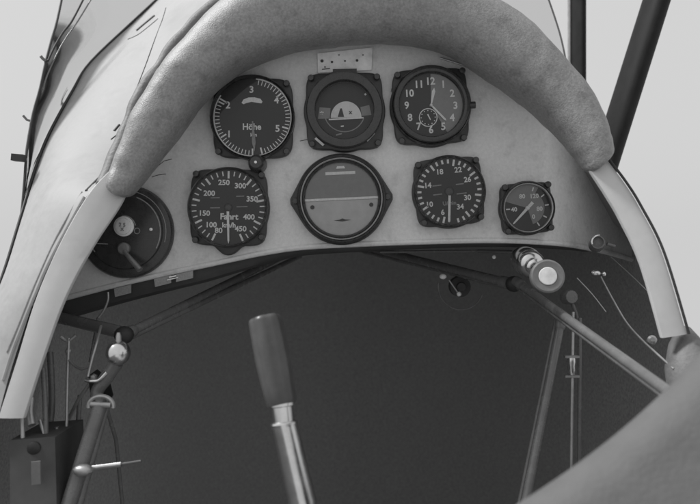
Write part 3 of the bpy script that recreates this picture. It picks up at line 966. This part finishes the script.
tube(root, 'lead', [(572, 303, .712), (577, 318, .715), (574, 335, .72)], .002, 'tube', per=4)

# ------------------------------------------------------------------ control stick
root = empty('control_stick', Vector((P(305, 500, .50).x, .50, FLOOR + Z0)), 'control stick with tapered dark grip and bright steel shaft', 'control stick')
a0 = P(264.5, 317, .525); a1 = P(282, 405, .508); a2 = P(284, 424, .506); a3 = P(302, 500, .497); a4 = Vector((a3.x + .045, .47, FLOOR + Z0))
def along(p, q, t): return p.lerp(q, t)
k = .52 / 700
ts = [0, .015, .05, .12, .3, .5, .7, .85, .95, 1.0]
rs = [14.0, 16.2, 17.0, 17.2, 17.4, 17.6, 16.8, 15.8, 15.2, 14.0]
ns = 36
mb = MB()
pts = [along(a0, a1, t) for t in ts]
dirv = (a1 - a0).normalized(); sx = dirv.orthogonal().normalized(); sy = dirv.cross(sx)
for p, r_ in zip(pts, rs):
    for j in range(ns):
        a = 2 * math.pi * j / ns
        rr = r_ * k * (1 - 0.09 * max(0, math.cos(a * 6)))
        mb.v.append(tuple(p + (sx * math.cos(a) + sy * math.sin(a)) * rr))
for i in range(len(ts) - 1):
    for j in range(ns):
        mb.f.append((i * ns + j, i * ns + (j + 1) % ns, (i + 1) * ns + (j + 1) % ns, (i + 1) * ns + j))
mb.f.append(tuple(range(ns))); mb.f.append(tuple((len(ts) - 1) * ns + j for j in range(ns)))
sub(root, mb.build('grip', M['grip'], None, sharp=60))
mb = MB(); mb.tube([along(a1, a2, t) for t in (-.1, .05, .1, .85, .9, 1.0)], [12.5 * k, 12.5 * k, 10.5 * k, 10.5 * k, 13 * k, 13.5 * k], 28)
sub(root, mb.build('collar', M['steel'], None))
mb = MB(); mb.tube([a2, along(a2, a3, .05), a3, a4], [13.5 * k, 12.6 * k, 13.4 * k, 13.4 * k], 28)
sub(root, mb.build('shaft', M['steel'], None))
mb = MB(); mb.tube([a4 + Vector((0, 0, .09)), a4 + Vector((0, 0, .05)), a4], [.02, .045, .05], 24)
sub(root, mb.build('boot', M['rubber'], None))

# ------------------------------------------------------------------ left side levers
root = empty('throttle_lever', P(70, 500, .56), 'tubular throttle lever with shiny ball top and forked joint', 'lever')
mb = MB(); mb.ball(P(118, 353, .60), 12.5 * .60 / 700, 28); sub(root, mb.build('ball', M['steel'], None))
mb = MB(); mb.lathe([(.0014, .009), (.0024, .006), (.003, -.006), (.003, -.008)], 14, Matrix.Translation(P(118.5, 343, .60)) @ Matrix.Rotation(R(90), 4, 'X')); sub(root, mb.build('ball_cap', M['dull'], None))
tube(root, 'arm', [(117, 362, .603), (106, 378, .606), (97, 392, .606), (100, 404, .603)], [.006, .006, .0055, .006], 'tube', per=4)
tube(root, 'linkage', [(107, 372, .60), (99, 380, .60), (92, 381, .60), (86, 380, .602)], .0019, 'steel', per=4)
tube(root, 'linkage', [(101, 326, .64), (97, 342, .62), (92, 360, .612), (88, 377, .604)], .0013, 'dull', per=4)
tube(root, 'linkage', [(90, 366, .609), (82, 369, .612), (75, 366, .615), (69, 360, .617)], .0012, 'tube', per=4)
mb = MB(); c = P(101, 406, .59)
mb.tube([c + Vector((math.sin(R(a)) * .0105, 0, math.cos(R(a)) * .0085)) for a in range(-100, 101, 10)], .0018, 8); sub(root, mb.build('fork', M['dull'], None))
tube(root, 'fork_pin', [(91, 404, .59), (111, 405, .59)], .0026, 'dull')
tube(root, 'lever_tube', [(101, 402, .595), (52, 557, .547)], .0062, 'tube', 16)
tube(root, 'lever_rib', [(106, 406, .60), (64, 558, .552)], .0035, 'tube', 12)
mb = MB(); mb.ball(P(83, 470, .565), .006, 14, (1.4, 1, .8)); sub(root, mb.build('pivot', M['dull'], None))

root = empty('trim_rod', P(65, 500, .60), 'thin upright rod with V-shaped top beside the ball-topped lever', 'rod')
tube(root, 'rod', [(69, 338, .62), (67.5, 380, .615), (66, 440, .605), (60, 500, .595), (54, 560, .585)], .0014, 'dull', per=3)
tube(root, 'top_arm', [(61, 337, .62), (68, 341, .62), (76, 335, .62)], .0016, 'dull', per=3)
mb = MB(); mb.ball(P(68.5, 351, .62), .003, 10); sub(root, mb.build('rod_end', M['dull'], None))
mb = MB(); mb.ball(P(64.5, 467, .60), .0042, 12, (.8, 1, 1.6)); sub(root, mb.build('rod_end', M['dull'], None))
root = empty('stay_rod', P(61, 458, .61), 'short bright rod leaning beside the thin upright rod', 'rod')
tube(root, 'rod', [(56.5, 427, .60), (58, 440, .60), (60.5, 459, .60)], .0021, 'steel')
tube(root, 'socket', [(60, 456, .60), (62, 466, .60)], .0034, 'tube')
root = empty('cross_pin', P(107, 466, .57), 'bright horizontal pin crossing behind the lever tube', 'pin')
tube(root, 'pin', [(85, 468.5, .57), (121.5, 464, .57)], .0024, 'steel')
tube(root, 'thin_end', [(121, 464, .57), (141, 461, .57)], .0011, 'tube')

root = empty('quadrant_box', P(40, 500, .57), 'dark box with pale plate and round button below the rim strip', 'box')
mb = MB()
b = [P(10, 440, .57), P(55, 437, .57), P(57, 520, .55), P(10, 520, .55)]
mb.add(b + [p + Vector((0, .06, 0)) for p in b], [(0, 1, 2, 3), (4, 7, 6, 5), (0, 4, 5, 1), (1, 5, 6, 2), (2, 6, 7, 3), (3, 7, 4, 0)])
sub(root, mb.build('housing', M['shelf'], None, smooth=False))
small_plate('pale_plate', [(31, 462), (40, 461), (40.5, 484), (31.5, 485)], .553, M['knob'], root)
mb = MB(); mb.lathe([(.0055, .008), (.0055, .001), (.004, 0), (.001, -.0005)], 18, Matrix.Translation(P(33, 449, .5655))); sub(root, mb.build('button', M['rubber'], None))
tube(root, 'pipe', [(22, 418, .58), (23, 440, .575)], .0018, 'dull')
tube(root, 'pipe', [(31, 398, .59), (30, 412, .585), (32, 425, .58)], .0032, 'dull', per=3)
tube(root, 'pipe', [(43, 368, .60), (45, 400, .595), (46, 438, .585)], .0022, 'tube', per=3)
tube(root, 'pipe', [(40, 420, .59), (45, 436, .585)], .0016, 'dull')
tube(root, 'conduit', [(50, 352, .66), (52, 400, .65), (49, 440, .63), (50, 480, .61)], .0030, 'tube', per=4)
tube(root, 'conduit', [(80, 395, .66), (78, 430, .65), (80, 470, .64), (74, 500, .63)], .0022, 'tube', per=4)
root = empty('bell_crank', P(96, 392, .625), 'small dark pivoted crank plate behind the ball-topped lever', 'crank')
cp = [(88, 376), (96, 370), (108, 380), (112, 396), (104, 408), (94, 404), (90, 392)]
mb = MB(); vs_ = [P(x, y, .622) for x, y in cp]; n = len(vs_)
mb.add(vs_ + [p + Vector((0, .004, 0)) for p in vs_], [tuple(range(n)), tuple(range(2 * n - 1, n - 1, -1))] + [(k, (k + 1) % n, n + (k + 1) % n, n + k) for k in range(n)])
sub(root, mb.build('plate', M['strut'], None, smooth=False))
for x, y in ((94, 377), (105, 402), (100, 390)):
    mb = MB(); mb.lathe([(.0032, .004), (.0032, -.001), (.0022, -.0028), (.0004, -.003)], 6, Matrix.Translation(P(x, y, .621))); sub(root, mb.build('bolt', M['dull'], None, smooth=False))
tube(root, 'link_rod', [(94, 377, .622), (78, 400, .63), (60, 436, .64), (52, 470, .65)], .0016, 'dull')
tube(root, 'link_rod', [(105, 402, .624), (116, 440, .66), (122, 500, .68), (128, 570, .70)], .0018, 'tube')
# electric leads behind the shelf, left
root = empty('wire_loom', P(98, 312, .70), 'dark curved wires hanging below the panel near its small placards', 'wire')
tube(root, 'wire', [(108, 292, .70), (108, 300, .70), (104, 310, .70), (98, 318, .70)], .0012, 'dull', per=4)
tube(root, 'wire', [(98, 318, .70), (94, 340, .69), (90, 362, .68)], .0014, 'tube', per=4)

# ------------------------------------------------------------------ padded bolster low at the right
root = empty('side_bolster', P(650, 500, .36), 'grey canvas padded bolster sloping up below the bead-edged rim strip', 'cushion')
A0 = P(470, 548, .355); A1 = P(760, 300, .40)
dirv = (A1 - A0).normalized()
view = ((A0 + A1) / 2 - Vector((0, 0, Z0))).normalized()
dn = view.cross(dirv).normalized()
if dn.z > 0: dn = -dn
back = dirv.cross(dn).normalized()
if back.y < 0: back = -back
rows = []
for i in range(41):
    t = i / 40
    p = A0.lerp(A1, t) + dn * (0.010 * math.sin(math.pi * t * 1.0) - 0.006)
    r_ = []
    for ang, rad in [(k * 10, .022) for k in range(-9, 12)]:
        a = R(ang)
        q = p + dn * (.022 - math.cos(a) * .022) - back * (math.sin(a) * .022)
        r_.append(q)
    prev = r_[-1]
    base = p + dn * .022 - back * .022
    tail = []
    for s_ in (.02, .05, .09, .14, .2, .26):
        tail.append(base + dn * s_ - back * (0.010 * math.sin(s_ / .26 * math.pi)))
    r_ = r_[:19] + tail
    r_ = [q + back * 0.0016 * noise.noise(q * 30) for q in r_]
    rows.append(r_)
mb = MB(); mb.grid(rows)
sub(root, mb.build('cover', M['pad'], None, sharp=80))

# ------------------------------------------------------------------ struts and windscreen
def strut(name, p0, p1, chord, thick, label, foot=True):
    root = empty(name, p0, label, 'strut', group='wing struts rising beyond the padded roll')
    d = (p1 - p0).normalized()
    sx = Vector((1, 0, 0)); sx = (sx - d * sx.dot(d)).normalized(); sy = d.cross(sx)
    mb = MB(); n = 28
    for p in (p0, p0.lerp(p1, .5), p1):
        for k in range(n):
            a = 2 * math.pi * k / n
            mb.v.append(tuple(p + sx * math.cos(a) * thick / 2 + sy * math.sin(a) * chord / 2))
    for i in range(2):
        for k in range(n):
            mb.f.append((i * n + k, i * n + (k + 1) % n, (i + 1) * n + (k + 1) % n, (i + 1) * n + k))
    mb.f.append(tuple(range(n))); mb.f.append(tuple(2 * n + k for k in range(n)))
    sub(root, mb.build('fairing', M['strut'], None, sharp=60))
    mb = MB(); mb.box(p0 + d * .004, (thick * .5, thick * .6, .02), d.to_track_quat('Z', 'Y').to_matrix()); sub(root, mb.build('foot_fitting', M['strut'], None))
    return root, sx, sy, d
r1, sx, sy, d = strut('wing_strut', P(578, 140, .95), P(578, -160, .95), .045, .0165, 'narrow upright dark strut rising straight behind the padded roll')
mb = MB(); mb.tube([P(569.5, 95, .955), P(569.5, -150, .955)], .0028, 8); sub(r1, mb.build('drag_wire_cover', M['dull'], None))  # pale tube added to imitate the highlight down the strut's left edge
r2, sx, sy, d = strut('wing_strut', P(601, 176, .85), P(685, -90, .85), .055, .0285, 'broad slanting dark strut rising from beside the bright rim strip')

root = empty('windscreen', on_skin(24, 205), 'clear curved windscreen with thin dark frame edges', 'windscreen')
Bline = [(66, -28), (63, -8), (57, 21), (51.5, 40), (46, 61), (40, 89), (33, 114), (27, 148), (25, 175), (23, 200), (21, 219)]
BD = [.87, .86, .83, .81, .79, .775, .76, .735, .722, .712, .703]
qb = catmull([P(x, y, d_) for (x, y), d_ in zip(Bline, BD)], 3)
qa = [p + Vector((-.001, 0, 0)) for p in ou[:31]]
mb = MB(); rows = []
for p, q in zip(qa, qb):
    rows.append([p.lerp(q, t / 8) + Vector((-.5, .6, 0)) * (.02 * math.sin(math.pi * t / 8) * min(1, (p - q).length / .08)) for t in range(9)])
mb.grid(rows); sub(root, mb.build('left_pane', M['perspex'], None))
mb = MB(); mb.tube(qb, .0015, 8); sub(root, mb.build('left_frame', M['rubber'], None))
tube(root, 'left_brace', [(84, -2, .84), (72, 21, .82), (63.5, 32, .81), (55, 46, .80), (48, 61, .79)], .0012, 'rubber', per=4)
tube(root, 'left_brace', [(92, -2, .845), (78, 21, .825), (66, 38, .812), (57, 54, .80), (47, 76, .785), (43, 90, .777)], .0008, 'tube', per=4)
tube(root, 'peg', [(46, 61, .79), (43, 59, .788), (40.5, 56, .786)], .0017, 'tube')
tube(root, 'peg', [(31, 121, .755), (27, 120, .754), (23, 115.5, .752)], .0013, 'tube')
mb = MB(); mb.box(P(19, 158, .72), (.012, .01, .007), Matrix.Rotation(R(5), 3, 'Y')); sub(root, mb.build('clamp', M['rubber'], None))
tube(root, 'clamp_arm', [(19, 158, .722), (27, 160, .725)], .002, 'tube')
qr = catmull([P(x, y, .84) for x, y in [(546, -8), (555, 18), (561, 38), (566, 62), (570, 92), (572, 110)]], 5)
mb = MB(); mb.tube(qr, .0011, 8); sub(root, mb.build('right_frame', M['tube'], None))
ql = catmull([P(x, y, .845) for x, y in [(420, -8), (450, 0), (480, 30), (520, 60), (550, 100), (565, 112)]], 5)
mb = MB(); mb.grid([[p.lerp(q, t / 6) + Vector((0, .1, 0)) * (.03 * math.sin(math.pi * t / 6)) for t in range(7)] for p, q in zip(ql, qr)])
sub(root, mb.build('right_pane', M['perspex'], None))
